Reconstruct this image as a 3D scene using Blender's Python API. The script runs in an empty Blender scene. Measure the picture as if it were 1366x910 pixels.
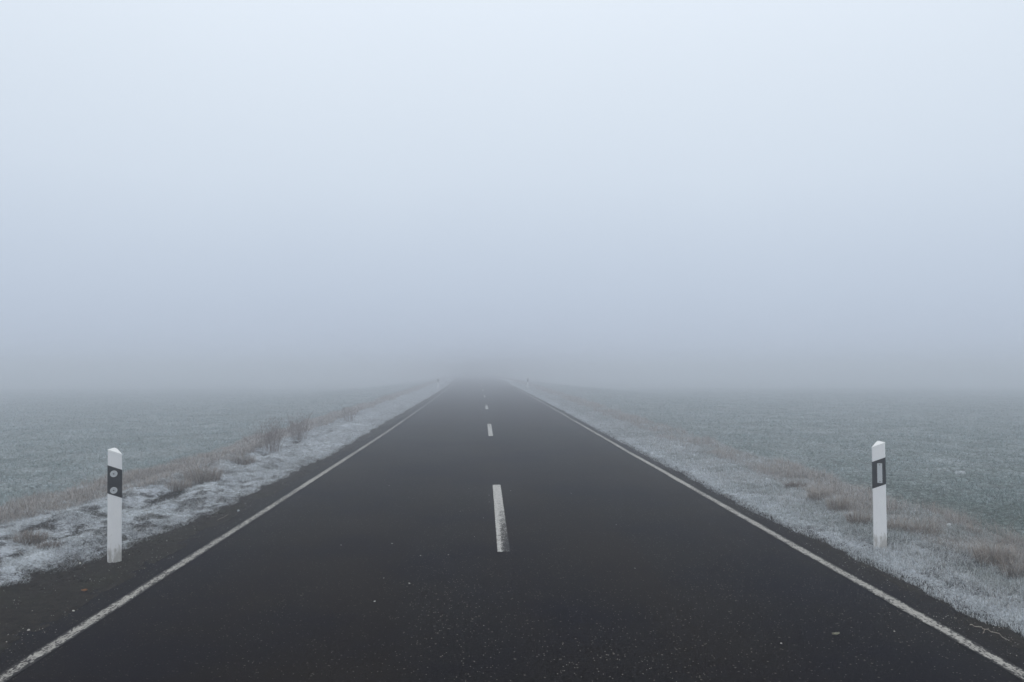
import bpy, bmesh, math, random
import numpy as np
R = math.radians
S = bpy.context.scene
COL = S.collection

# ------------------------------------------------------------------ camera
H = 1.68                       # eye height
PW, PH, F = 1366.0, 910.0, 986.0
YAW, PITCH = math.atan((683 - 648) / F), math.atan((494 - 455) / F)
cd = bpy.data.cameras.new('camera'); cam = bpy.data.objects.new('camera', cd); COL.objects.link(cam)
cam.location = (0, 0, H); cam.rotation_euler = (R(90) + PITCH, 0, -YAW)
cd.sensor_width = 36; cd.lens = F / PW * 36; cd.clip_start = 0.05; cd.clip_end = 3000
S.camera = cam

# ------------------------------------------------------------------ sky, sun, exposure
SUN_EL, SUN_ROT = 38, 200      # a veiled winter sun, behind and left of the viewer
w = bpy.data.worlds.new('World'); S.world = w; w.use_nodes = True
nt = w.node_tree; nt.nodes.clear(); N = nt.nodes.new; L = nt.links.new
wo = N('ShaderNodeOutputWorld')
sky = N('ShaderNodeTexSky'); sky.sky_type = 'NISHITA'; sky.sun_disc = False
sky.sun_elevation = R(SUN_EL); sky.sun_rotation = R(SUN_ROT)
b1 = N('ShaderNodeBackground'); b1.inputs['Strength'].default_value = 0.06; L(sky.outputs[0], b1.inputs[0])
tc = N('ShaderNodeTexCoord'); sx = N('ShaderNodeSeparateXYZ'); L(tc.outputs['Generated'], sx.inputs[0])
nz = N('ShaderNodeTexNoise'); nz.inputs['Scale'].default_value = 2.2; nz.inputs['Detail'].default_value = 2
L(tc.outputs['Generated'], nz.inputs['Vector'])
ma = N('ShaderNodeMath'); ma.operation = 'MULTIPLY_ADD'; ma.inputs[1].default_value = 0.05; L(nz.outputs[0], ma.inputs[0]); L(sx.outputs['Z'], ma.inputs[2])
sb = N('ShaderNodeMath'); sb.operation = 'SUBTRACT'; sb.inputs[1].default_value = 0.025; L(ma.outputs[0], sb.inputs[0])
rp = N('ShaderNodeValToRGB'); L(sb.outputs[0], rp.inputs[0]); rp.color_ramp.interpolation = 'B_SPLINE'
SKY = [(0.0, (.475, .552, .695)), (.10, (.540, .620, .750)), (.24, (.690, .775, .880)), (.45, (.820, .900, .990)), (.7, (1.0, 1.08, 1.20)), (1.0, (1.12, 1.18, 1.32))]
el = rp.color_ramp.elements
el[0].position, el[0].color = SKY[0][0], SKY[0][1] + (1,)
el[1].position, el[1].color = SKY[-1][0], SKY[-1][1] + (1,)
for p_, c_ in SKY[1:-1]:
    e = el.new(p_); e.color = c_ + (1,)
b2 = N('ShaderNodeBackground'); b2.inputs['Strength'].default_value = 1.0; L(rp.outputs[0], b2.inputs[0])
mx = N('ShaderNodeMixShader'); mx.inputs[0].default_value = 0.94; L(b1.outputs[0], mx.inputs[1]); L(b2.outputs[0], mx.inputs[2])
L(mx.outputs[0], wo.inputs[0])

sd = bpy.data.lights.new('sun', 'SUN'); sun = bpy.data.objects.new('sun', sd); COL.objects.link(sun)
sd.energy = 0.5; sd.angle = R(45); sd.color = (1.0, .98, .95)
az = R(SUN_ROT)                # Nishita: rotation measured from +Y, clockwise seen from above
from mathutils import Vector
to_sun = Vector((math.sin(az) * math.cos(R(SUN_EL)), math.cos(az) * math.cos(R(SUN_EL)), math.sin(R(SUN_EL))))
sun.rotation_euler = to_sun.to_track_quat('Z', 'Y').to_euler()
sun.location = (-5, -10, 20)

S.view_settings.view_transform = 'Standard'; S.view_settings.look = 'None'
S.view_settings.exposure = 0; S.view_settings.gamma = 1
S.render.engine = 'CYCLES'
cy = S.cycles
cy.max_bounces = 8; cy.volume_bounces = 6; cy.diffuse_bounces = 3; cy.glossy_bounces = 2
cy.transparent_max_bounces = 4; cy.use_denoising = True
FOG = 0.0245                   # extinction per metre

# ------------------------------------------------------------------ numpy helpers
rng = np.random.default_rng(7); random.seed(7)
def _h(ix, iy, s):
    n = (ix.astype(np.int64) * 374761393 + iy.astype(np.int64) * 668265263 + s * 1274126177) & 0x7fffffff
    n = ((n ^ (n >> 13)) * 1103515245 + 12345) & 0x7fffffff
    n = ((n ^ (n >> 11)) * 1274126177) & 0x7fffffff
    return (n ^ (n >> 15)) / 0x7fffffff
def vn(x, y, s=0):             # value noise, 0..1
    x = np.asarray(x, float); y = np.asarray(y, float)
    ix, iy = np.floor(x), np.floor(y); fx, fy = x - ix, y - iy
    fx = fx * fx * (3 - 2 * fx); fy = fy * fy * (3 - 2 * fy)
    a, b = _h(ix, iy, s), _h(ix + 1, iy, s); c, d = _h(ix, iy + 1, s), _h(ix + 1, iy + 1, s)
    return (a + (b - a) * fx) * (1 - fy) + (c + (d - c) * fx) * fy
def fbm(x, y, s=0, o=4):
    t = 0; a = .5; n = 0
    for k in range(o):
        t = t + a * vn(x * 2 ** k + 17.3 * k, y * 2 ** k - 9.1 * k, s + k); n += a; a *= .5
    return t / n
def ss(a, b, x):
    t = np.clip((np.asarray(x, float) - a) / (b - a), 0, 1); return t * t * (3 - 2 * t)

# ------------------------------------------------------------------ lie of the land
def cx(y): return -1.25e-4 * np.clip(np.asarray(y, float), 0, 400) ** 2 * 1.0
def cz(y):
    y = np.asarray(y, float)
    return .0045 * np.where(y < 14, 0, np.where(y < 22, (y - 14) ** 2 / 16, np.where(y < 95, y - 18, 77 + 5 * np.tanh((y - 95) / 5))))
LL, RL, CL = -2.626, 2.965, .175       # painted lines, measured from the camera's own track
def frost_edge_left(y):
    return np.interp(y, [4, 5.7, 6.4, 7.2, 8.3, 11.7, 14.7, 20, 40], [3.92, 3.74, 3.55, 3.40, 3.27, 3.19, 3.04, 3.12, 3.08]) + .10 * (fbm(y * 1.6, 0 * y, 31, 3) - .5) + .10 * (vn(y * 6, 0 * y, 33) - .5)
def frost_edge_right(y):
    return np.interp(y, [4.6, 6.5, 8.0, 10, 20], [3.40, 3.34, 3.25, 3.20, 3.20]) + .10 * (fbm(y * 1.3, 0 * y, 41, 3) - .5) + .09 * (vn(y * 5.5, 0 * y, 43) - .5)
def straw_l(y): return 4.55 + .5 * ss(12, 6, y) + .35 * (fbm(y * .5, 0 * y, 51, 3) - .5), 5.35 + 1.0 * ss(14, 7, y) + .6 * (fbm(y * .5, 0 * y + 5, 53, 3) - .5)
def straw_r(y): return 4.30 + .30 * (fbm(y * .6, 0 * y, 61, 3) - .5), 5.15 + .35 * (fbm(y * .5, 0 * y + 5, 63, 3) - .5)
def rut(u, y):                 # the torn furrow on the left verge
    c = 4.12 + .22 * (fbm(y * .7, 0 * y, 71, 2) - .5)
    m = ss(.35, .6, fbm(y * .8, 0 * y, 73, 2)) * ss(24, 15, y) * (.25 + .75 * ss(.38, .55, fbm(u * 5, y * 3.5, 75, 3)))
    return np.exp(-((-u - c) / .13) ** 2) * m
def ground(u, y):
    """height of the soil at lateral distance u (from the track) and depth y"""
    u = np.asarray(u, float); y = np.asarray(y, float)
    l = -u
    edge = np.where(u < 0, l - 2.74, u - 3.10)
    h = -.05 + .052 * ss(-.03, .16, edge)
    near = ss(-.02, .15, edge)
    # lumpy soil
    dl, dr = l - frost_edge_left(y), u - frost_edge_right(y)
    d = np.where(u < 0, dl, dr)
    verge = ss(-.1, .3, d)
    h = h + near * (.020 * (fbm(u * 3.1, y * 3.1, 3, 3) - .5) + .012 * (fbm(u * 11, y * 11, 5, 3) - .5))
    h = h + near * np.where(u < 0, .03 * ss(3.0, 3.6, l), .0) * (fbm(u * 7, y * 7, 8, 3) - .6) * (1 - verge)
    h = h + verge * (.03 + .05 * (fbm(u * 2.2, y * 1.6, 11, 3) - .45) + .05 * (fbm(u * 7, y * 5, 13, 4) - .5) + .025 * (fbm(u * 17, y * 15, 14, 2) - .5))
    left = (u < 0)
    h = h + np.where(left, .05 * ss(3.4, 3.85, l) - .10 * rut(u, y) + .06 * np.exp(-((l - 4.5) / .22) ** 2) - .22 * ss(5.0, 6.8, l),
                     .05 * ss(3.4, 4.2, u) - .20 * ss(4.9, 5.6, u))
    fld = np.where(left, ss(5.6, 6.6, l), ss(5.0, 5.5, u))
    far = ss(200, 60, y)
    h = h + fld * far * (.07 * (fbm(u * .8, y * 1.1, 21, 4) - .5) + .03 * (fbm(u * 5, y * 7, 23, 2) - .5))
    h = h - 1.1 * ss(4.8, 18, np.abs(u)) * ss(8, 125, y)   # fields sink further on, shaped so that fog swallows more of them
    return h + cz(y)
def hz(x, y): return ground(x - cx(y), y)
def at(px, py, kind='ground'):
    """the place on the ground that shows at photograph pixel (px, py)"""
    v = np.array([(px - 683) / F, 1.0, -(py - 455) / F])
    c, s = math.cos(PITCH), math.sin(PITCH)
    v = np.array([v[0], v[1] * c - v[2] * s, v[1] * s + v[2] * c])
    c, s = math.cos(-YAW), math.sin(-YAW)
    v = np.array([v[0] * c - v[1] * s, v[0] * s + v[1] * c, v[2]])
    z = 0.0
    for _ in range(12):
        t = (z - H) / v[2]; x, y = v[0] * t, v[1] * t
        z = .6 * z + .4 * (float(hz(x, y)) if kind == 'ground' else float(cz(y)) + .004)
    return Vector((x, y, z))

# ------------------------------------------------------------------ materials
def mat(name):
    m = bpy.data.materials.new(name); m.use_nodes = True
    t = m.node_tree; return m, t, t.nodes['Principled BSDF'], t.nodes.new, t.links.new
def noise(n, l, vec, scale, detail=4, rough=.6, out='Fac'):
    q = n('ShaderNodeTexNoise'); q.inputs['Scale'].default_value = scale; q.inputs['Detail'].default_value = detail
    q.inputs['Roughness'].default_value = rough
    if vec is not None: l(vec, q.inputs['Vector'])
    return q.outputs[out]
def rng_map(n, l, v, a, b, c=0., d=1., smooth=True):
    q = n('ShaderNodeMapRange'); q.interpolation_type = 'SMOOTHSTEP' if smooth else 'LINEAR'
    for i, x in zip((1, 2, 3, 4), (a, b, c, d)):
        if hasattr(x, 'links'): l(x, q.inputs[i])
        else: q.inputs[i].default_value = x
    l(v, q.inputs[0]); return q.outputs[0]
def math_(n, l, op, a, b=None):
    q = n('ShaderNodeMath'); q.operation = op
    for i, x in enumerate((a, b)):
        if x is None: continue
        if hasattr(x, 'links'): l(x, q.inputs[i])
        else: q.inputs[i].default_value = x
    return q.outputs[0]
def mix(n, l, fac, a, b):
    q = n('ShaderNodeMix'); q.data_type = 'RGBA'
    for i, x in ((0, fac), (6, a), (7, b)):
        if hasattr(x, 'links'): l(x, q.inputs[i])
        elif isinstance(x, tuple): q.inputs[i].default_value = x + (1,)
        else: q.inputs[i].default_value = x
    return q.outputs[2]
def bump(n, l, h, strength, dist, normal=None):
    q = n('ShaderNodeBump'); q.inputs['Strength'].default_value = strength; q.inputs['Distance'].default_value = dist
    l(h, q.inputs['Height'])
    if normal is not None: l(normal, q.inputs['Normal'])
    return q.outputs[0]

def asphalt_nodes(n, l):
    """returns colour, roughness and height of worn dark asphalt"""
    g = n('ShaderNodeNewGeometry').outputs['Position']
    grain = noise(n, l, g, 210, 2, .7)
    vor = n('ShaderNodeTexVoronoi'); vor.inputs['Scale'].default_value = 95; l(g, vor.inputs['Vector'])
    sepc = n('ShaderNodeSeparateColor'); l(vor.outputs['Color'], sepc.inputs[0])
    rock = rng_map(n, l, vor.outputs['Distance'], .18, .42, 1, 0)
    pale = math_(n, l, 'MULTIPLY', rock, rng_map(n, l, sepc.outputs[0], .94, .985))
    mid = math_(n, l, 'MULTIPLY', rng_map(n, l, vor.outputs['Distance'], .2, .6, 1, 0), rng_map(n, l, sepc.outputs[1], .5, 1.0))
    v2 = n('ShaderNodeTexVoronoi'); v2.inputs['Scale'].default_value = 46; l(g, v2.inputs['Vector'])
    s2 = n('ShaderNodeSeparateColor'); l(v2.outputs['Color'], s2.inputs[0])
    pale2 = math_(n, l, 'MULTIPLY', rng_map(n, l, v2.outputs['Distance'], .15, .38, 1, 0), rng_map(n, l, s2.outputs[0], .93, .99))
    mot = noise(n, l, g, 48, 3, .75)
    mp = n('ShaderNodeMapping'); mp.inputs['Scale'].default_value = (1.0, .12, 1); l(g, mp.inputs[0])
    lanes = noise(n, l, mp.outputs[0], .9, 3, .5)
    patch = noise(n, l, g, .55, 4, .6)
    c = mix(n, l, rng_map(n, l, grain, .3, .7), (.0003, .0003, .0005), (.0052, .0044, .0060))
    c = mix(n, l, math_(n, l, 'MULTIPLY', mid, .5), c, (.030, .027, .030))
    c = mix(n, l, math_(n, l, 'MULTIPLY', rng_map(n, l, mot, .42, .68), .7), c, (.028, .025, .027))
    c = mix(n, l, pale, c, (.55, .52, .47))
    c = mix(n, l, math_(n, l, 'MULTIPLY', pale2, .7), c, (.40, .37, .33))
    c = mix(n, l, math_(n, l, 'MULTIPLY', rng_map(n, l, lanes, .40, .62), .55), c, (.0130, .0090, .0072))
    c = mix(n, l, math_(n, l, 'MULTIPLY', rng_map(n, l, patch, .42, .68), .5), c, (.0035, .0042, .0140))
    r = rng_map(n, l, patch, .3, .7, .74, .86)
    hgt = math_(n, l, 'ADD', math_(n, l, 'MULTIPLY', grain, .5), rock)
    return g, c, r, hgt

m_asphalt, t, p, n, l = mat('asphalt')
g, c, r, hgt = asphalt_nodes(n, l)
sxyz = n('ShaderNodeSeparateXYZ'); l(g, sxyz.inputs[0])
l(c, p.inputs['Base Color']); l(r, p.inputs['Roughness']); p.inputs['Specular IOR Level'].default_value = .05
l(bump(n, l, hgt, .8, .005), p.inputs['Normal'])

def paint_material(name, wear_fade, white=(.56, .55, .52)):
    m, t, p, n, l = mat(name)
    g, c, r, hgt = asphalt_nodes(n, l)
    at_ = n('ShaderNodeAttribute'); at_.attribute_name = 'wear_fade'  # paint lost to wear, plus a fog fade put into the distant paint
    mp = n('ShaderNodeMapping'); mp.inputs['Scale'].default_value = (1.0, .55, 1); l(g, mp.inputs[0])
    n1 = noise(n, l, mp.outputs[0], 75, 4, .7); n2 = noise(n, l, g, 9, 4, .7)
    a = math_(n, l, 'ADD', math_(n, l, 'MULTIPLY', n1, .7), math_(n, l, 'MULTIPLY', n2, .3))
    a = rng_map(n, l, a, .34, .66, 0, 1, False)
    thr = math_(n, l, 'ADD', at_.outputs['Fac'], wear_fade)
    f = rng_map(n, l, math_(n, l, 'SUBTRACT', a, thr), -.10, .16)
    dirt = noise(n, l, g, 30, 4, .6)
    wc = mix(n, l, rng_map(n, l, dirt, .35, .75), white, tuple(v * .62 for v in white))
    l(mix(n, l, f, c, wc), p.inputs['Base Color'])
    p.inputs['Roughness'].default_value = .75; p.inputs['Specular IOR Level'].default_value = .3
    l(bump(n, l, math_(n, l, 'ADD', hgt, f), .5, .003), p.inputs['Normal'])
    return m
m_line = paint_material('worn_line_paint', .36, (.42, .41, .385))
m_dash = paint_material('worn_dash_paint', .16, (.52, .515, .50))

m_ground, t, p, n, l = mat('ground')
g = n('ShaderNodeNewGeometry').outputs['Position']
att = n('ShaderNodeAttribute'); att.attribute_name = 'zone'
zc = n('ShaderNodeSeparateColor'); l(att.outputs['Color'], zc.inputs[0])
n_f = noise(n, l, g, 55, 5, .7); n_m = noise(n, l, g, 14, 5, .65); n_l = noise(n, l, g, 1.7, 4, .6)
soil = mix(n, l, rng_map(n, l, n_m, .35, .7), (.008, .007, .0065), (.034, .029, .025))
soil = mix(n, l, math_(n, l, 'MULTIPLY', rng_map(n, l, n_l, .5, .7), .45), soil, (.026, .030, .017))
vor = n('ShaderNodeTexVoronoi'); vor.inputs['Scale'].default_value = 42; l(g, vor.inputs['Vector'])
sc = n('ShaderNodeSeparateColor'); l(vor.outputs['Color'], sc.inputs[0])
grit = math_(n, l, 'MULTIPLY', rng_map(n, l, vor.outputs['Distance'], .15, .35, 1, 0), rng_map(n, l, sc.outputs[0], .93, .97))
soil = mix(n, l, math_(n, l, 'MULTIPLY', grit, .75), soil, (.24, .22, .19))
straw = mix(n, l, rng_map(n, l, n_f, .35, .65), (.070, .052, .042), (.25, .215, .185))
field = mix(n, l, rng_map(n, l, n_m, .4, .65), (.045, .055, .048), (.10, .150, .135))
col = mix(n, l, zc.outputs[2], soil, straw)
col = mix(n, l, zc.outputs[1], col, field)
n_x = noise(n, l, g, 130, 3, .6)
fr = math_(n, l, 'ADD', math_(n, l, 'MULTIPLY', rng_map(n, l, n_f, .25, .75, 0, 1, False), .5), math_(n, l, 'ADD', math_(n, l, 'MULTIPLY', rng_map(n, l, n_m, .25, .75, 0, 1, False), .32), math_(n, l, 'MULTIPLY', n_x, .18)))
ff = rng_map(n, l, math_(n, l, 'ADD', fr, zc.outputs[0]),   .78, 1.26)
frost = mix(n, l, rng_map(n, l, n_l, .3, .7), (.50, .545, .61), (.60, .655, .71))
l(mix(n, l, ff, col, frost), p.inputs['Base Color'])
p.inputs['Roughness'].default_value = .95; p.inputs['Specular IOR Level'].default_value = .12
l(bump(n, l, math_(n, l, 'ADD', n_f, n_m), .9, .02), p.inputs['Normal'])

def simple(name, colr, rough=.8, spec=.2, var=.25, scale=30):
    m, t, p, n, l = mat(name)
    tcn = n('ShaderNodeTexCoord').outputs['Object']
    v = noise(n, l, tcn, scale, 4, .6)
    l(mix(n, l, rng_map(n, l, v, .3, .7), tuple(x * (1 - var) for x in colr), tuple(min(1, x * (1 + var)) for x in colr)), p.inputs['Base Color'])
    p.inputs['Roughness'].default_value = rough; p.inputs['Specular IOR Level'].default_value = spec
    return m
m_blade, t, p, n, l = mat('frosted_blades')
a_ = n('ShaderNodeAttribute'); a_.attribute_name = 'tint'
l(a_.outputs['Color'], p.inputs['Base Color']); p.inputs['Roughness'].default_value = .8; p.inputs['Specular IOR Level'].default_value = .15

# ------------------------------------------------------------------ mesh helpers
def tag(o, label=None, cat=None, group=None, kind=None):
    if label: o['label'] = label
    if cat: o['category'] = cat
    if group: o['group'] = group
    if kind: o['kind'] = kind
    return o
def link(name, me, m, parent=None):
    o = bpy.data.objects.new(name, me); COL.objects.link(o)
    if m is not None and not me.materials: me.materials.append(m)
    if parent is not None: o.parent = parent
    return o
def empty(name, loc, rz=0):
    o = bpy.data.objects.new(name, None); COL.objects.link(o); o.location = loc; o.rotation_euler = (0, 0, rz)
    o.empty_display_size = .1; return o
def grid_mesh(name, X, Y, Z, smooth=True):
    r_, c_ = X.shape
    me = bpy.data.meshes.new(name)
    idx = np.arange(r_ * c_).reshape(r_, c_)
    q = np.stack([idx[:-1, :-1], idx[:-1, 1:], idx[1:, 1:], idx[1:, :-1]], -1).reshape(-1, 4)
    me.vertices.add(r_ * c_); me.vertices.foreach_set('co', np.stack([X, Y, Z], -1).astype(np.float32).ravel())
    me.loops.add(q.size); me.loops.foreach_set('vertex_index', q.astype(np.int32).ravel())
    me.polygons.add(len(q)); me.polygons.foreach_set('loop_start', np.arange(0, q.size, 4, dtype=np.int32))
    me.update(calc_edges=True); me.validate()
    if smooth: me.polygons.foreach_set('use_smooth', np.ones(len(q), bool))
    return me
def bm_mesh(name, bm, smooth=False):
    bmesh.ops.recalc_face_normals(bm, faces=bm.faces)
    me = bpy.data.meshes.new(name); bm.to_mesh(me); bm.free()
    if smooth: me.polygons.foreach_set('use_smooth', np.ones(len(me.polygons), bool))
    return me

def blades(name, P, length, az, lean, width, base, tip, segs=1):
    """P (n,3) roots; one tapered blade per root; colour runs from base to tip (n,3)"""
    n_ = len(P)
    d = np.stack([np.cos(az), np.sin(az), np.zeros(n_)], -1)
    sd_ = rng.uniform(0, 2 * np.pi, n_)
    s_ = np.stack([np.cos(sd_), np.sin(sd_), np.zeros(n_)], -1) * (width * .5)[:, None]
    up = np.array([0, 0, 1.])
    P = P.copy(); P[:, 2] -= .004
    tipP = P + d * (length * np.sin(lean))[:, None] + up * (length * np.cos(lean))[:, None]
    if segs == 1:
        V = np.stack([P - s_, P + s_, tipP], 1); C_ = np.stack([base, base, tip], 1)
        Fc = np.arange(n_ * 3).reshape(n_, 3)
    else:
        midP = P + d * (length * .45 * np.sin(lean * .45))[:, None] + up * (length * .58 * np.cos(lean * .45))[:, None]
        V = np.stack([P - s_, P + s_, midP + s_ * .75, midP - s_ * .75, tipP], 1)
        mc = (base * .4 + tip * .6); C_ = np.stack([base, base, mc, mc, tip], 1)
        k = np.arange(n_)[:, None] * 5
        Fc = np.concatenate([k + np.array([[0, 1, 2]]), k + np.array([[0, 2, 3]]), k + np.array([[3, 2, 4]])], 0)
    V = V.reshape(-1, 3); C_ = C_.reshape(-1, 3)
    me = bpy.data.meshes.new(name)
    me.vertices.add(len(V)); me.vertices.foreach_set('co', V.astype(np.float32).ravel())
    me.loops.add(Fc.size); me.loops.foreach_set('vertex_index', Fc.astype(np.int32).ravel())
    me.polygons.add(len(Fc)); me.polygons.foreach_set('loop_start', np.arange(0, Fc.size, 3, dtype=np.int32))
    at_ = me.color_attributes.new('tint', 'FLOAT_COLOR', 'POINT')
    at_.data.foreach_set('color', np.concatenate([C_, np.ones((len(C_), 1))], 1).astype(np.float32).ravel())
    me.update(calc_edges=True)
    return me

# ------------------------------------------------------------------ ground: one sheet to the horizon
def geo(a, b, s0, k):
    v = [a]; s = s0
    while v[-1] < b: v.append(v[-1] + s); s *= k
    return v
ys = [-60, -40, -25, -15, -9, -5, -3, -1.5, 0] + list(np.arange(.5, 4, .25))
y = 4.0
while y < 60: ys.append(y); y += .0052 * max(y, 4.6)
while y < 800: ys.append(y); y *= 1.05
ys = np.array(ys)
fine = lambda a, b, s: list(np.arange(a, b, s))
rightu = [0, 1.5, 2.6, 2.9, 3.0] + fine(3.05, 4.0, .022) + fine(4.0, 5.6, .035) + geo(5.6, 620, .06, 1.075)
leftu = [1.5, 2.3, 2.6] + fine(2.68, 4.6, .022) + fine(4.6, 6.8, .04) + geo(6.8, 620, .07, 1.075)
us = np.array([-v for v in leftu[::-1]] + rightu)
U, Y = np.meshgrid(us, ys)
X = U + cx(Y); Z = ground(U, Y)
Z = np.where((U > -2.7) & (U < 3.06), cz(Y) - .06, Z)
me = grid_mesh('ground', X, Y, Z)
fe_l, fe_r = frost_edge_left(Y), frost_edge_right(Y)
Lu = -U
fz = np.where(U < 0, ss(-.03, .06, Lu - fe_l), ss(-.03, .10, U - fe_r))
patchy = fbm(U * 2.4, Y * 1.7, 81, 4)
frost = fz * np.where(U < 0, .62 + .30 * (fbm(U * 1.2, Y * .9, 85, 3) - .5) - (.10 + .18 * ss(20, 8, Y)) * ss(.50, .34, fbm(U * 7, Y * 5, 13, 4)) - .12 * ss(.5, .3, fbm(U * 17, Y * 15, 14, 2)) - .08 * ss(.5, .66, patchy), .62 - .2 * ss(.5, .68, patchy))
frost = frost - np.where(U < 0, .8 * ss(.25, .75, rut(U, Y)), 0)
frost = frost + np.where(U < 0, .12 * np.exp(-((Lu - 3.85) / .12) ** 2) * fz, 0)
sl0, sl1 = straw_l(Y); sr0, sr1 = straw_r(Y)
strawz = np.where(U < 0, ss(-.1, .25, Lu - sl0), ss(-.1, .2, U - sr0))
fieldz = np.where(U < 0, ss(-.3, .4, Lu - sl1), ss(-.1, .2, U - sr1))
frost = frost * (1 - .35 * strawz)
frost = frost * (1 - fieldz) + fieldz * (.44 + .16 * (fbm(U * 1.1, Y * 1.6, 91, 4) - .5) - .10 * (U > 0) * ss(14, 8, Y))
zone = np.stack([np.clip(frost, 0, 1), fieldz, strawz, np.ones_like(frost)], -1)
ca = me.color_attributes.new('zone', 'FLOAT_COLOR', 'POINT'); ca.data.foreach_set('color', zone.astype(np.float32).ravel())
tag(link('ground', me, m_ground), kind='structure')

# ------------------------------------------------------------------ road with its painted lines
ry = np.concatenate([np.arange(-60, 0, 4), np.arange(0, 60, .5), np.arange(60, 420, 3.)])
def strip(name, x0, x1, z, yy, m, thick=0, wob=0, parent=None, wear_haze_f=None, nx=2):
    tt = np.linspace(0, 1, nx)
    YY = np.repeat(yy[:, None], nx, 1)
    XX = x0 + (x1 - x0) * tt[None, :] + cx(YY) + wob * 2 * (fbm(YY * .4, YY * 0 + x0, 19, 2) - .5) + wob * .8 * (vn(YY * 4, tt[None, :] * 2 + 0 * YY, 20) - .5)
    ZZ = cz(YY) + z
    if thick:
        XX = np.concatenate([XX[:, :1], XX, XX[:, -1:]], 1); YY = np.repeat(yy[:, None], nx + 2, 1)
        ZZ = np.concatenate([ZZ[:, :1] - thick, ZZ, ZZ[:, -1:] - thick], 1)
    me = grid_mesh(name, XX, YY, ZZ, smooth=False)
    if wear_haze_f is not None:
        w_ = wear_haze_f(np.repeat(tt[None, :], len(yy), 0), np.repeat(yy[:, None], nx, 1))
        a = me.attributes.new('wear_fade', 'FLOAT', 'POINT'); a.data.foreach_set('value', w_.astype(np.float32).ravel())
    return link(name, me, m, parent)
road = tag(strip('road', -2.98, 3.30, 0, ry, m_asphalt, thick=.05, nx=9), kind='structure')
ly = np.concatenate([np.arange(-60, 2, 4), np.arange(2, 20, .04), np.arange(20, 60, .5), np.arange(60, 420, 3.)])
def edge_wear_haze(tt, yy):
    e = np.minimum(tt, 1 - tt)
    return .50 * ss(.30, 0, e) + .12 * (fbm(tt * 3, yy * 2.5, 16, 3) - .5) + .35 * (fbm(yy * .8, yy * 0 + 2, 15, 3) - .5) + .10 * ss(8, 4, yy) + .13 * ss(14, 26, yy)  # chipping and wear; the distant stretch is also thinned to imitate fog
o = strip('edge_line', LL - .055, LL + .055, .004, ly, m_line, parent=road, wob=.012, wear_haze_f=edge_wear_haze, nx=9)
o['label'] = 'worn white line along the left edge of the road'
o = strip('edge_line', RL - .055, RL + .055, .004, ly, m_line, parent=road, wob=.012, wear_haze_f=lambda a, b: edge_wear_haze(a, b) - .07, nx=9)
o['label'] = 'white line along the right edge of the road'
for k in range(-2, 14):
    y0 = 6.9 + 12 * k
    yy = np.linspace(y0, y0 + 4, 81)
    def dw(tt, yy_, k=k, y0=y0):
        s_ = (yy_ - y0) / 4
        base = .25 * ss(.08, 0, np.minimum(tt, 1 - tt))
        if k == 0: base = base + .55 * ss(.75, -.1, s_) * ss(.15, .55, tt) * (1 - .35 * ss(.85, 1, tt)) + .10 * ss(.25, .9, tt) * ss(1, .3, s_) + .06 * ss(.4, 0, s_)
        elif k == 1: base = base + .25 * ss(.35, .8, s_) * np.exp(-((tt - .55) / .2) ** 2)
        elif k >= 2: base = base + .14 + .3 * ss(.3, 1, s_)  # worn far end, and an overall haze fade put into the far dashes
        return base
    strip('centre_dash', CL - .0585, CL + .0585, .004, yy, m_dash, parent=road, wear_haze_f=dw, nx=13)

# ------------------------------------------------------------------ delineator posts
m_post, t, p, n, l = mat('white_post_plastic')
tco = n('ShaderNodeTexCoord').outputs['Object']
sxx = n('ShaderNodeSeparateXYZ'); l(tco, sxx.inputs[0])
mpp = n('ShaderNodeMapping'); mpp.inputs['Scale'].default_value = (1, 1, .35); l(tco, mpp.inputs[0])
s1 = noise(n, l, mpp.outputs[0], 22, 5, .7); s2 = noise(n, l, tco, 85, 3, .7)
low = rng_map(n, l, sxx.outputs['Z'], .0, .26, 1, 0, False)
splash = rng_map(n, l, math_(n, l, 'ADD', s1, math_(n, l, 'MULTIPLY', low, .36)), .60, .86)
spots = math_(n, l, 'MULTIPLY', rng_map(n, l, s2, .66, .74), .35)
pc = mix(n, l, rng_map(n, l, s1, .3, .7), (.80, .81, .83), (.85, .86, .87))
pc = mix(n, l, math_(n, l, 'MULTIPLY', splash, .75), pc, (.30, .285, .26))
pc = mix(n, l, spots, pc, (.32, .31, .29))
l(pc, p.inputs['Base Color']); p.inputs['Roughness'].default_value = .5; p.inputs['Specular IOR Level'].default_value = .35
m_band = simple('black_band_film', (.006, .008, .011), .45, .3, .2, 40)
m_cap = simple('post_cap', (.88, .89, .90), .45, .3, .04, 20)
m_refl = simple('reflector_lens', (.50, .53, .55), .25, .5, .12, 300)
m_ring = simple('reflector_rim', (.62, .64, .65), .4, .4, .06, 100)
m_screw = simple('screw_metal', (.06, .06, .065), .5, .5, .1, 200)

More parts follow.
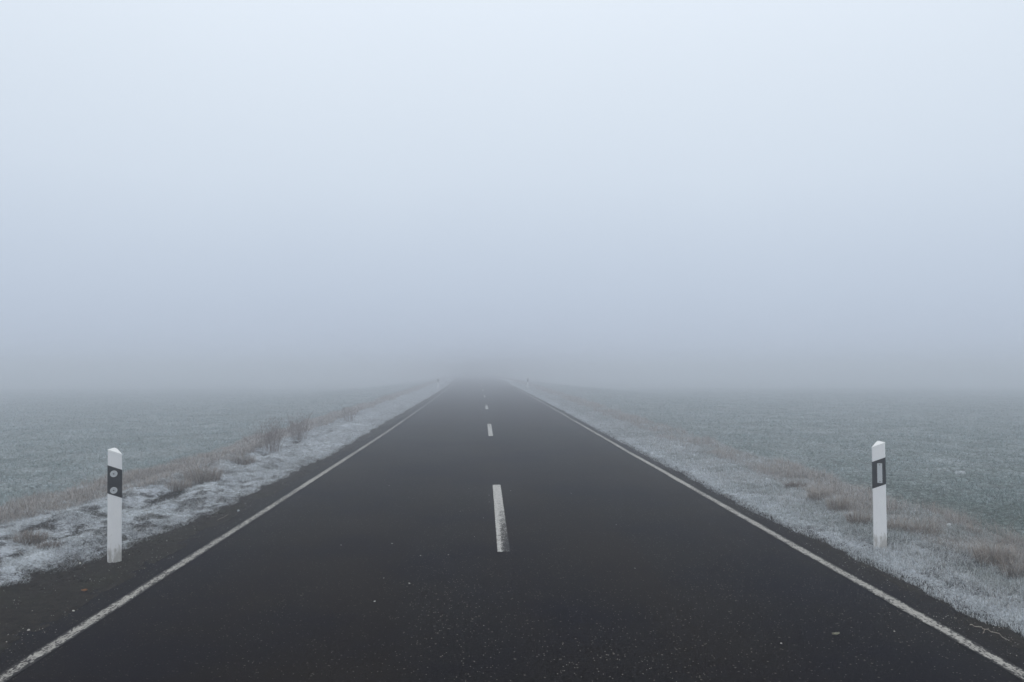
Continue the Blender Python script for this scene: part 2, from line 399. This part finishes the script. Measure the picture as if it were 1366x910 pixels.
def post_section(grow=0.0):
    # flat face to the traffic, rounded corners, sides closing to a rounded keel behind
    pts = []
    def arc(cx_, cy_, r, a0, a1, k):
        for i in range(k + 1):
            a = R(a0 + (a1 - a0) * i / k); pts.append((cx_ + (r + grow) * math.cos(a), cy_ + (r + grow) * math.sin(a)))
    arc(-.046, -.030, .012, 215, 270, 4)      # front left corner
    arc(.046, -.030, .012, 270, 325, 4)       # front right corner
    arc(.000, .052, .014, 25, 155, 6)         # keel
    return [(x - 0.0, y_) for x, y_ in pts]
SL = .43
def prism(sec, zb, zt, cap_top=True, cap_bot=True):
    bm = bmesh.new()
    lo = [bm.verts.new((x, y_, zb(x, y_))) for x, y_ in sec]; hi = [bm.verts.new((x, y_, zt(x, y_))) for x, y_ in sec]
    k = len(sec)
    for i in range(k): bm.faces.new((lo[i], lo[(i + 1) % k], hi[(i + 1) % k], hi[i]))
    if cap_top: bm.faces.new(hi)
    if cap_bot: bm.faces.new(lo[::-1])
    return bm
def disc(r, y0, y1, cx_, cz_, seg=24, inner=0):
    bm = bmesh.new()
    prof = [(r, y0), (r, y1 + .0008), (r - .0012, y1)]
    if inner: prof = [(r, y0), (r, y1), (inner, y1), (inner, y0)]
    rings = [[bm.verts.new((cx_ + q * math.cos(2 * math.pi * i / seg), yy, cz_ + q * math.sin(2 * math.pi * i / seg))) for i in range(seg)] for q, yy in prof]
    for a, b in zip(rings[:-1], rings[1:]):
        for i in range(seg): bm.faces.new((a[i], a[(i + 1) % seg], b[(i + 1) % seg], b[i]))
    if not inner: bm.faces.new(rings[-1])
    return bm
def box(x0, x1, y0, y1, z0, z1, bev=0):
    bm = bmesh.new(); bmesh.ops.create_cube(bm, size=1)
    for v in bm.verts: v.co = Vector(((x0 + x1) / 2 + v.co.x * (x1 - x0), (y0 + y1) / 2 + v.co.y * (y1 - y0), (z0 + z1) / 2 + v.co.z * (z1 - z0)))
    if bev: bmesh.ops.bevel(bm, geom=bm.edges[:], offset=bev, segments=2, affect='EDGES')
    return bm
def post(loc, side, label, height=1.0, lean=(0, 0), rz=0, round_=True):
    """side -1: left of the road (slopes fall to the right), +1: right of the road"""
    s = side
    root = empty('delineator_post', loc, rz); root.rotation_euler = (lean[0], lean[1], rz)
    tag(root, label, 'post', 'delineator posts beside the road')
    sec = post_section(); sec2 = post_section(.0018)
    if s > 0: sec = [(-x, y_) for x, y_ in sec][::-1]; sec2 = [(-x, y_) for x, y_ in sec2][::-1]
    top = lambda x, y_: height - .040 + s * SL * x + .22 * (y_ + .042)
    capz = lambda x, y_: top(x, y_) + .012
    bm = prism(sec, lambda x, y_: -.25, top)
    link('post_body', bm_mesh('post_body', bm), m_post, root)
    bm = prism(sec2, top, capz)
    top_edges = [e for e in bm.edges if all(abs(v.co.z - capz(v.co.x, v.co.y)) < 1e-5 for v in e.verts)]
    bmesh.ops.bevel(bm, geom=top_edges, offset=.003, segments=2, affect='EDGES')
    link('cap', bm_mesh('cap', bm), m_cap, root)
    zc_ = height - .288
    band = prism(sec2, lambda x, y_: zc_ - .1225 + s * SL * x, lambda x, y_: zc_ + .1225 + s * SL * x)
    link('black_band', bm_mesh('black_band', band), m_band, root)
    yf = -.042 - .0018
    if round_:
        for dz in (.072, -.072):
            xo = -.008
            a = link('round_reflector', bm_mesh('round_reflector', disc(.0250, yf + .001, yf - .005, xo, zc_ + dz - .003)), m_refl, root)
            link('rim', bm_mesh('rim', disc(.0282, yf + .001, yf - .0065, xo, zc_ + dz - .003, inner=.0242)), m_ring, a)
            link('screw', bm_mesh('screw', disc(.0065, yf - .004, yf - .008, xo, zc_ + dz - .003, 12)), m_screw, a)
    else:
        xo = .006
        a = link('reflector_plate', bm_mesh('reflector_plate', box(xo - .021, xo + .021, yf - .007, yf + .001, zc_ - .090, zc_ + .090, .002)), m_refl, root)
        for dz in (.076, -.076):
            link('screw', bm_mesh('screw', disc(.0048, yf - .006, yf - .0095, xo, zc_ + dz, 12)), m_screw, a)
    return root
def post_at(px, py, side, label, **k):
    q = at(px, py); return post(q, side, label, **k)
pl = at(153, 749); pr = at(1174, 731.5)
print('POSTS', pl, pr)
post(pl, -1, 'white post with two round reflectors, standing in bare soil beside the left edge line', height=.99, lean=(0, -.014), rz=R(23))
post(pr, 1, 'white post with one upright rectangular reflector, standing in frosted grass right of the road', height=.985, lean=(0, 0), rz=R(-24), round_=False)
for sgn, q, lab, rd in ((-1, pl, 'far white post fading in fog on the left verge', True), (1, pr, 'far white post fading in fog on the right verge', False)):
    y = q.y + 50; x = q.x + float(cx(y)); post(Vector((x, y, float(hz(x, y)))), sgn, lab, height=.99, round_=rd, rz=-sgn * R(23))

# ------------------------------------------------------------------ frosted grass, straw, crop
def scatter(n_, u0, u1, y0, y1, dens, pw):
    """roots with density falling as y**-pw; u0/u1 functions of y"""
    t_ = rng.random(n_)
    if pw == 1: y = y0 * (y1 / y0) ** t_
    else: y = (y0 ** (1 - pw) + t_ * (y1 ** (1 - pw) - y0 ** (1 - pw))) ** (1 / (1 - pw))
    a, b = u0(y), u1(y)
    u = a + (b - a) * rng.random(n_)
    k = rng.random(n_) < dens(u, y)
    return u[k], y[k]
def lerp(a, b, t_): return a + (b - a) * t_[:, None]
def make(name, u, y, length, lean, width, base, tip, segs, label, az=None, cat='grass'):
    x = u + cx(y); P = np.stack([x, y, ground(u, y)], -1)
    az = rng.uniform(0, 2 * np.pi, len(u)) if az is None else az
    me = blades(name, P, length, az, lean, width, base, tip, segs)
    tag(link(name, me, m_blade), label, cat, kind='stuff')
    print(name, len(me.polygons))
FR = np.array([.78, .845, .92]); GREEN = np.array([.085, .11, .070]); STRAW = np.array([.42, .345, .285]); BROWN = np.array([.12, .085, .062]); DARK = np.array([.045, .045, .035])

# right verge
u, y = scatter(230000, lambda y: frost_edge_right(y) - .05, lambda y: straw_r(y)[1] - .1, 4.2, 75, lambda u, y: .5 + .5 * ss(.36, .55, fbm(u * 4, y * 3, 101, 3)), 1.15)
k = len(u); r1, r2 = rng.random(k), rng.random(k)
near_e = ss(.5, .0, np.abs(u) - frost_edge_right(y))
green = ss(.45, .62, fbm(u * 1.5, y * 1.1, 105, 3))
fr_ = np.clip(.36 + .40 * near_e + .75 * r1 ** 1.2 - .12 * green, 0, 1)
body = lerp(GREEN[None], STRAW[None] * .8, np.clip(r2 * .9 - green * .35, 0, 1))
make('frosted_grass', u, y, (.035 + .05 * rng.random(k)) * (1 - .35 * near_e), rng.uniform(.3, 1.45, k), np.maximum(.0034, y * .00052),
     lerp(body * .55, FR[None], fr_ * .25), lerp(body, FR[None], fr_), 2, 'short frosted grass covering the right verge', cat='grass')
# left verge: sparse stubs through the rime
u, y = scatter(620000, lambda y: -frost_edge_left(y) + .03, lambda y: -straw_l(y)[1], 4.2, 75, lambda u, y: (.3 + .7 * ss(.36, .54, fbm(u * 5, y * 4, 111, 3))) * (1 - .85 * rut(u, y)), 1.15)
k = len(u); r1, r2 = rng.random(k), rng.random(k)
pit = ss(.46, .34, fbm(u * 7, y * 5, 13, 4)) * (.3 + .7 * ss(20, 8, y))
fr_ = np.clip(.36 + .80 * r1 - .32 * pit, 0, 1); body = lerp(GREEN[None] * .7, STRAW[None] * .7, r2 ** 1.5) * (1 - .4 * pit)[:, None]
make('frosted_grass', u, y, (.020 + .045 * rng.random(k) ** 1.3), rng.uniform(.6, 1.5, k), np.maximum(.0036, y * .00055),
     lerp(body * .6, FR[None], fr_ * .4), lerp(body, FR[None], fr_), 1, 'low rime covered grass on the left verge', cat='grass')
# dry grass bands
for sgn, fn, lab, cnt, hmax in ((1, straw_r, 'taller brown dry grass between the right verge and the field', 95000, .17), (-1, straw_l, 'matted brown dry grass between the left verge and the field', 170000, .17)):
    u, y = scatter(cnt, lambda y: fn(y)[0] - .12, lambda y: fn(y)[1] + .1, 4.6, 90, lambda u, y: .12 + .88 * ss(.38, .6, fbm(u * 2.5, y * 2, 121 + sgn, 3)), 1.1)
    u = sgn * u; k = len(u); r1, r2 = rng.random(k), rng.random(k)
    cl = fbm(u * 1.7, y * 1.3, 125 + sgn, 3)
    hh = (.05 + (hmax - .05) * rng.random(k) ** 1.6) * (.55 + .9 * ss(.4, .65, cl))
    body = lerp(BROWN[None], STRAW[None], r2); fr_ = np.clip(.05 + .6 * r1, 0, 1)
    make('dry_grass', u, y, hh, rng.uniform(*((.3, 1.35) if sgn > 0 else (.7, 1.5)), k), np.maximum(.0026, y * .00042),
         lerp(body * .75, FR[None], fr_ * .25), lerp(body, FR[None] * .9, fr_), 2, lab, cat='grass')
# winter crop in the fields
for sgn, fn, lab in ((1, straw_r, 'frosted young green crop covering the right field'), (-1, straw_l, 'frosted young green crop covering the left field')):
    u, y = scatter(460000, lambda y: fn(y)[1] - .1, lambda y: np.maximum(y * .80 + 3, 9), 5, 95, lambda u, y: .30 + .70 * ss(.36, .58, .5 * fbm(u * 3.2, y * .7, 131 + sgn, 4) + .5 * fbm(u * 2.2, y * 2.6, 133 + sgn, 3)), 1.15 - .75)
    w_ = None
    u = sgn * u; k = len(u); r1, r2 = rng.random(k), rng.random(k)
    pf = fbm(u * .9, y * 1.5, 135 + sgn, 4)
    fr_ = np.clip(.04 + .12 * (sgn < 0) + .75 * r1 ** 1.3 * (.45 + .6 * ss(.36, .6, pf)) + .12 * (r1 > .9), 0, 1)
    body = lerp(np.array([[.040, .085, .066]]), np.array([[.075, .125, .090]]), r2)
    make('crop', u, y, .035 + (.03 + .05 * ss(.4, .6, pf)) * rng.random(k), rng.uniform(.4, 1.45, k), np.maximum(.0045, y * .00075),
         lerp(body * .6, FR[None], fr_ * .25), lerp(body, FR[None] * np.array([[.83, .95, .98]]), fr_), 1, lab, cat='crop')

# loose pale straws lying in the fields and on the verges
u, y = scatter(5200, lambda y: 3.5 + 0 * y, lambda y: np.maximum(y * .8 + 2, 6), 4.6, 40, lambda u, y: .25 + .75 * ss(.48, .6, fbm(u * 1.2, y * 1.6, 151, 3)), 1.0)
u = u * np.where(rng.random(len(u)) < .5, -1, 1); k = len(u); r1 = rng.random(k)
make('straw_litter', u, y, .06 + .16 * rng.random(k), rng.uniform(1.2, 1.53, k), np.maximum(.004, y * .0006), lerp(STRAW[None] * .9, FR[None], r1 * .8), lerp(STRAW[None], FR[None], r1 * .8), 1, 'loose frosted straws lying over verges and field edges', cat='straw')

# ------------------------------------------------------------------ tussocks and dry weeds: plants of their own
def tussock(px, py, label, h=.22, rad=.16, n_=260, tone=(.5, 1.0), frosty=.45, name='dry_grass_tussock'):
    q = at(px, py)
    rr = rad * np.sqrt(rng.random(n_)) * .6; a = rng.uniform(0, 2 * np.pi, n_)
    P = np.stack([rr * np.cos(a), rr * np.sin(a), -.01 + 0 * a], -1)
    az = a + rng.normal(0, .7, n_)
    lean = np.clip(.25 + rr / rad * 1.3 + rng.normal(0, .25, n_), .05, 1.5)
    r2 = rng.uniform(tone[0], tone[1], n_); fr_ = rng.random(n_) * frosty
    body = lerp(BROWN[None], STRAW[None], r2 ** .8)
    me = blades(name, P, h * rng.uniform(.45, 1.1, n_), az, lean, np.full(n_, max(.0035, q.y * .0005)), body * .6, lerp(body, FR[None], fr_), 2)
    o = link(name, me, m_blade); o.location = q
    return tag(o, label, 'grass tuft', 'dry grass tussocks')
tussock(1232, 716, 'bushy brown tussock right of and below the rectangular reflector post', .24, .22, 420, (.1, .9))
tussock(1326, 752, 'dry straw tussock near the right picture edge, in front of the field', .26, .2, 420, (.2, 1))
tussock(1349, 733, 'darker tuft at the field edge, far right of the picture', .2, .16, 300, (0, .6))
tussock(1356, 771, 'lowest brown tuft at the right edge above the frosted grass', .2, .16, 300, (0, .7))
tussock(1195, 708, 'straw tuft directly right of the rectangular reflector post', .22, .16, 260, (.3, 1))
tussock(1146, 700, 'straw tussock close to the left of the rectangular reflector post', .24, .18, 320, (.2, .9))
tussock(1119, 681, 'upright straw tussock behind the frosted verge, left of the right post', .25, .2, 320, (.2, .9))
tussock(1092, 667, 'pale straw tussock beside the dark frost free tuft', .24, .18, 300, (.3, 1))
tussock(1062, 652, 'dark frost free tuft among the frosted grass of the right verge', .15, .2, 320, (0, .15), .08)
tussock(1300, 712, 'small upright stubble tuft at the near edge of the right field', .14, .1, 120, (.3, .8))
tussock(272, 643, 'big brown bent tussock on the bank behind the left post', .34, .36, 620, (.1, .8))
tussock(238, 652, 'low brown tussock just right of the left post bands', .2, .28, 380, (.1, .8))
tussock(322, 620, 'flat brown tussock between the bent tussock and the tall weeds', .26, .34, 380, (.0, .7))
tussock(40, 722, 'dark brown tuft on the bank at the far left edge', .15, .22, 320, (0, .5), .2)
tussock(64, 730, 'small dark tuft beside the rime covered soil at the left', .10, .14, 200, (0, .4), .2)
tussock(28, 682, 'thin upright sprout at the edge of the left field', .15, .05, 40, (0, .4), .3)

m_stalk = simple('dry_weed_stalk', (.17, .135, .125), .9, .1, .3, 20)
m_head = simple('dry_seed_head', (.22, .18, .17), .9, .1, .3, 60)
def tube(bm, pts, r0, r1, k=3):
    prev = None
    for i, q in enumerate(pts):
        r = r0 + (r1 - r0) * i / (len(pts) - 1)
        ring = [bm.verts.new((q.x + r * math.cos(6.283 * j / k), q.y + r * math.sin(6.283 * j / k), q.z)) for j in range(k)]
        if prev:
            for j in range(k): bm.faces.new((prev[j], prev[(j + 1) % k], ring[(j + 1) % k], ring[j]))
        prev = ring
def weed(px, py, label, h, spread, n_, seed):
    random.seed(seed); q = at(px, py); root = empty('dry_weed', q)
    tag(root, label, 'weed', 'dry weeds on the left verge')
    for i in range(n_):
        bm = bmesh.new(); hb = bmesh.new()
        a = random.uniform(0, 6.283); r = random.uniform(0, spread * .45)
        p0 = Vector((r * math.cos(a), r * math.sin(a), -.02)); hh = h * random.uniform(.5, 1.05)
        d = Vector((math.cos(a), math.sin(a), 0)) * random.uniform(.05, .5) * spread + Vector((random.uniform(-.08, .08), random.uniform(-.08, .08), 0))
        pts = [p0 + d * (t_ ** 1.6) + Vector((0, 0, hh * t_)) for t_ in (0, .2, .4, .6, .8, 1)]
        rr = max(.0022, q.y * .00020)
        tube(bm, pts, rr, rr * .5)
        for j in range(random.randint(4, 8)):
            t_ = random.uniform(.3, .95); b0 = p0 + d * (t_ ** 1.6) + Vector((0, 0, hh * t_))
            aa = random.uniform(0, 6.283); ln = hh * random.uniform(.12, .3)
            e_ = b0 + Vector((math.cos(aa) * ln * .55, math.sin(aa) * ln * .55, ln * .8))
            tube(bm, [b0, (b0 + e_) / 2 + Vector((0, 0, -.01)), e_], rr * .6, rr * .35)
            for _ in range(3):
                c = e_ + Vector([random.uniform(-.012, .012) for _ in range(3)])
                bmesh.ops.create_icosphere(hb, subdivisions=0 + 1, radius=random.uniform(.003, .007), matrix=__import__('mathutils').Matrix.Translation(c))
        st = link('stem', bm_mesh('stem', bm), m_stalk, root)
        tag(link('seed_head', bm_mesh('seed_head', hb), m_head, st), kind='stuff')
weed(362, 603, 'tall frosted weed clump, nearest of the tall dry weeds on the left', .64, .40, 52, 3)
weed(347, 600, 'thin weed just left of the tallest dry clump', .42, .35, 9, 13)
weed(398, 588, 'second tall dry weed clump on the left verge, leaning to the left', .62, .42, 44, 5)
weed(467, 563, 'farthest visible weed clump, faint in the fog', .50, .40, 18, 8)

# ------------------------------------------------------------------ small things lying about
def chip_mesh(name, lx, ly, lz, seed, k=9):
    random.seed(seed); bm = bmesh.new()
    lo, hi = [], []
    for i in range(k):
        a = 6.283 * i / k; r = random.uniform(.75, 1.1)
        lo.append(bm.verts.new((lx / 2 * r * math.cos(a), ly / 2 * r * math.sin(a), 0)))
        hi.append(bm.verts.new((lx / 2 * r * .8 * math.cos(a), ly / 2 * r * .8 * math.sin(a), lz * random.uniform(.6, 1.1))))
    for i in range(k): bm.faces.new((lo[i], lo[(i + 1) % k], hi[(i + 1) % k], hi[i]))
    bm.faces.new(hi); bm.faces.new(lo[::-1])
    return bm_mesh(name, bm)
m_pale = simple('pale_chip', (.48, .47, .44), .8, .2, .25, 60)
m_rime = simple('rimed_stone', (.42, .45, .48), .9, .15, .15, 40)
m_leaf = simple('orange_leaf', (.34, .16, .07), .7, .2, .3, 60)
m_leaf2 = simple('pale_leaf', (.42, .41, .33), .7, .2, .25, 60)
ch = [chip_mesh('chip', .022, .015, .005, s) for s in range(4)]
CHIPS = [(519, 648, 'pale chip on the left lane, level with the top of the nearest centre dash'), (561, 741, 'pale chip on the left lane, just below the foot of the nearest centre dash'),
 (546, 778, 'pale chip on the left lane, second lowest of the bright chips'), (512, 771, 'pale chip on the left lane, left of the second lowest bright chip'),
 (455, 727, 'leftmost pale chip on the left lane, above the edge line'), (762, 658, 'pale chip on the right lane, level with the upper half of the nearest dash'),
 (822, 700, 'pale chip on the right lane, halfway between the nearest dash and the edge line'), (847, 758, 'pale chip low on the right lane, below the foot of the nearest dash'),
 (652.5, 660.5, 'tiny pale chip touching the upper left side of the nearest dash, upper of two'), (652.5, 669.6, 'tiny pale chip at the left side of the nearest dash, lower of two'),
 (681, 654.6, 'pale flat chip just right of the top of the nearest centre dash'), (625.5, 652, 'small pale chip left of the top of the nearest centre dash'),
 (523, 725, 'pale flat chip on the left lane, level with the foot of the nearest dash'), (614, 682, 'small pale chip a little left of the middle of the nearest dash'),
 (598, 740, 'small pale chip on the left lane, close below the foot of the nearest dash'), (499.6, 802, 'lowest bright chip on the left lane'),
 (1193, 842, 'tiny pale chip between the fallen leaf and the right edge line'), (1042, 858, 'faint pale chip left of the pale leaf on the right lane'),
 (645, 691, 'tiny chip beside the lower half of the nearest centre dash'), (633, 716, 'tiny chip left of the worn foot of the nearest dash')]
for i, (px, py, lab) in enumerate(CHIPS):
    o = link('stone_chip', ch[i % 4], m_pale); o.location = at(px, py, 'road') + Vector((0, 0, -.002)); o.rotation_euler = (0, 0, i * 1.3)
    sc_ = (.42 if 'tiny' in lab or 'small' in lab or 'faint' in lab else .62) + .35 * random.random(); o.scale = (sc_, sc_, .8)
    tag(o, lab, 'stone', 'pale chips scattered on the road')
def leaf_mesh(name, ln, wd, curl, seed):
    random.seed(seed); bm = bmesh.new(); rows = []
    for i in range(7):
        t_ = i / 6; w_ = wd / 2 * math.sin(math.pi * (t_ * .92 + .04)) ** .8
        rows.append([bm.verts.new(((t_ - .5) * ln, s_ * w_, .004 + curl * abs(s_) + curl * .8 * (t_ - .5) ** 2 * 3)) for s_ in (-1, 0, 1)])
    for a, b in zip(rows[:-1], rows[1:]):
        for j in range(2): bm.faces.new((a[j], a[j + 1], b[j + 1], b[j]))
    geom = bmesh.ops.solidify(bm, geom=bm.faces[:], thickness=.0008)
    return bm_mesh(name, bm)
def put(name, me, m, px, py, label, cat, rz=0, kind='ground', dz=0, tilt=0, group=None):
    o = link(name, me, m); o.location = at(px, py, kind) + Vector((0, 0, dz)); o.rotation_euler = (tilt, 0, rz)
    return tag(o, label, cat, group)
put('fallen_leaf', leaf_mesh('leaf', .055, .03, .010, 1), m_leaf2, 1115, 848, 'single pale leaf lying on the right lane', 'leaf', .2, 'road')
put('fallen_leaf', leaf_mesh('leaf', .045, .030, .008, 2), m_leaf, 112.5, 789, 'orange brown leaf lying on the dark soil below the left post', 'leaf', .3, tilt=.3)
put('soil_chip', chip_mesh('chip', .045, .02, .012, 9), m_pale, 107, 752, 'bright sliver of stone on the soil left of the left post foot', 'stone', -.9)
put('pebble', chip_mesh('pebble', .03, .028, .018, 12), m_rime, 318, 682, 'single bright pebble on the left soil strip near the edge line', 'stone')
put('pebble', chip_mesh('pebble', .022, .016, .008, 15), m_pale, 98, 815.5, 'pale pebble on the left soil strip below the orange leaf', 'stone')
put('pebble', chip_mesh('pebble', .022, .014, .008, 16), m_pale, 38, 841, 'pale pebble at the lower left above the frosty flakes', 'stone')
put('soil_chip', chip_mesh('chip', .05, .022, .01, 17), m_rime, 37, 857, 'long bright frosty flake at the lower left corner', 'stone', .3)
put('soil_chip', chip_mesh('chip', .06, .022, .01, 18), m_pale, 34, 866, 'dull long flake below the bright frosty flake', 'stone', .5)
put('soil_chip', chip_mesh('chip', .05, .02, .01, 19), m_pale, 83, 837.5, 'dull flake lying near the left edge line', 'stone', .2)
put('soil_chip', chip_mesh('chip', .055, .022, .012, 20), m_pale, 9, 884, 'pale flake at the bottom of the left picture edge', 'stone', .1)
put('frosted_stone', chip_mesh('stone', .09, .06, .05, 21, 11), m_rime, 1266, 705, 'rounded white rimed stone at the edge of the right field', 'stone')
put('frosted_stone', chip_mesh('stone', .13, .06, .05, 22, 11), m_rime, 1133, 690, 'white rimed clod left of the rectangular reflector post', 'stone')
put('frosted_stone', chip_mesh('stone', .15, .06, .045, 23, 11), m_rime, 1044, 650, 'white rimed clod beside the dark frost free tuft', 'stone')
put('frosted_stone', chip_mesh('stone', .12, .07, .05, 24, 11), m_rime, 337, 617, 'white rimed clod below the tall dry weeds', 'stone')
put('frosted_stone', chip_mesh('stone', .10, .06, .04, 25, 11), m_rime, 1024, 642, 'smaller white rimed clod up the right verge', 'stone')
put('frosted_stone', chip_mesh('stone', .09, .05, .03, 26, 11), m_rime, 30, 684.5, 'small white clod where the left field begins', 'stone')
put('frosted_stone', chip_mesh('stone', .20, .12, .05, 27, 13), m_rime, 1281, 632, 'white frosted clod lying out in the right field', 'stone')
m_twig = simple('pale_twig', (.34, .31, .27), .85, .2, .25, 60)
def twig(pxs, label, r, dz=.012):
    P = [at(a, b) + Vector((0, 0, dz)) for a, b in pxs]; bm = bmesh.new()
    o0 = P[0].copy(); pts = [q - o0 for q in P]; fine_ = []
    for a, b in zip(pts[:-1], pts[1:]):
        for i in range(4): fine_.append(a.lerp(b, i / 4) + Vector((0, 0, .006 * math.sin(i * 2))))
    fine_.append(pts[-1])
    prev = None
    for i, q in enumerate(fine_):
        ring = [bm.verts.new(q + Vector((0, r * math.cos(6.283 * j / 5), r * math.sin(6.283 * j / 5)))) for j in range(5)]
        if prev:
            for j in range(5): bm.faces.new((prev[j], prev[(j + 1) % 5], ring[(j + 1) % 5], ring[j]))
        prev = ring
    o = link('twig', bm_mesh('twig', bm, True), m_twig); o.location = o0
    return tag(o, label, 'twig')
twig([(290, 695.5), (304, 688)], 'thin straight pale stalk lying on the left soil strip', .0028)
twig([(1293, 836), (1308, 839), (1314, 842), (1330, 847), (1344, 856)], 'thin bent pale root at the right road edge', .003)
twig([(1314, 842), (1311, 848)], 'short pale side root beside the bent root', .0028)
twig([(59, 847), (61.5, 853)], 'small bright splinter on the soil at the lower left', .004)
twig([(966, 661), (969, 664), (972, 667)], 'curled pale stalk at the right road edge below the verge', .004)

# pale grit on the bare soil strips and crumbs of soil spilled on the asphalt
def bits(name, u, y, size, m, label, cat, sink=.3, base_z=None):
    k = len(u); th = rng.uniform(0, 6.283, k)
    z = ground(u, y) if base_z is None else np.maximum(ground(u, y), cz(y))
    P = np.stack([u + cx(y), y, z - size * sink], -1)
    T = np.array([[1, 0, 0], [-.5, .87, 0], [-.5, -.87, 0], [.1, .1, .9]])
    c, s_ = np.cos(th), np.sin(th)
    V = np.stack([P[:, None, 0] + size[:, None] * (T[None, :, 0] * c[:, None] - T[None, :, 1] * s_[:, None]),
                  P[:, None, 1] + size[:, None] * (T[None, :, 0] * s_[:, None] + T[None, :, 1] * c[:, None]) * .8,
                  P[:, None, 2] + size[:, None] * T[None, :, 2]], -1).reshape(-1, 3)
    Fc = (np.arange(k)[:, None, None] * 4 + np.array([[0, 1, 3], [1, 2, 3], [2, 0, 3], [0, 2, 1]])[None]).reshape(-1, 3)
    me = bpy.data.meshes.new(name); me.vertices.add(len(V)); me.vertices.foreach_set('co', V.astype(np.float32).ravel())
    me.loops.add(Fc.size); me.loops.foreach_set('vertex_index', Fc.astype(np.int32).ravel())
    me.polygons.add(len(Fc)); me.polygons.foreach_set('loop_start', np.arange(0, Fc.size, 3, dtype=np.int32)); me.update(calc_edges=True)
    tag(link(name, me, m), label, cat, kind='stuff')
m_crumb = simple('soil_crumbs', (.026, .022, .019), .95, .1, .3, 3)
for sgn, lo, hi, lab in ((-1, lambda y: 2.74 + 0 * y, frost_edge_left, 'left'), (1, lambda y: 3.06 + 0 * y, frost_edge_right, 'right')):
    u, y = scatter(2800, lo, lambda y: hi(y) + .05, 4.1, 30, lambda u, y: .2 + .8 * ss(.4, .6, fbm(u * 3, y * 3, 141, 2)), 1)
    bits('grit', sgn * u, y, .0022 + .0065 * rng.random(len(u)) ** 3, m_pale, 'pale grit scattered on the bare soil %s of the road' % lab, 'grit', base_z=1)
    u, y = scatter(16000, lambda y: lo(y) - .02, lambda y: hi(y) + .1, 4.1, 30, lambda u, y: ss(-.02, .22, u - lo(y)) * .9 + .04, 1)
    bits('soil_crumbs', sgn * u, y, .004 + .010 * rng.random(len(u)) ** 2, m_crumb, 'dark crumbs of soil spilled at the %s road edge' % lab, 'soil', base_z=1)

for q, lab in ((pl, 'left'), (pr, 'right')):
    k = 170; a = rng.uniform(0, 6.283, k); r_ = .055 + .10 * rng.random(k) ** 2
    y = q.y + r_ * np.sin(a); u = q.x + r_ * np.cos(a) * 1.1 - cx(y)
    bits('soil_crumbs', u, y, .006 + .014 * rng.random(k) ** 2, m_crumb, 'crumbled earth packed round the foot of the %s post' % lab, 'soil')

# ------------------------------------------------------------------ haze
bm = box(-640, 640, -80, 900, -3.0, 3.0)
hm = bpy.data.materials.new('haze'); hm.use_nodes = True; ht = hm.node_tree; ht.nodes.clear()
ho = ht.nodes.new('ShaderNodeOutputMaterial'); pv = ht.nodes.new('ShaderNodeVolumePrincipled')
pv.inputs['Color'].default_value = (.955, .970, 1.0, 1); pv.inputs['Density'].default_value = FOG; pv.inputs['Anisotropy'].default_value = .8
ht.links.new(pv.outputs[0], ho.inputs['Volume'])
tag(link('haze', bm_mesh('haze', bm), hm), 'pale winter fog lying over the road and fields', 'fog', kind='stuff')
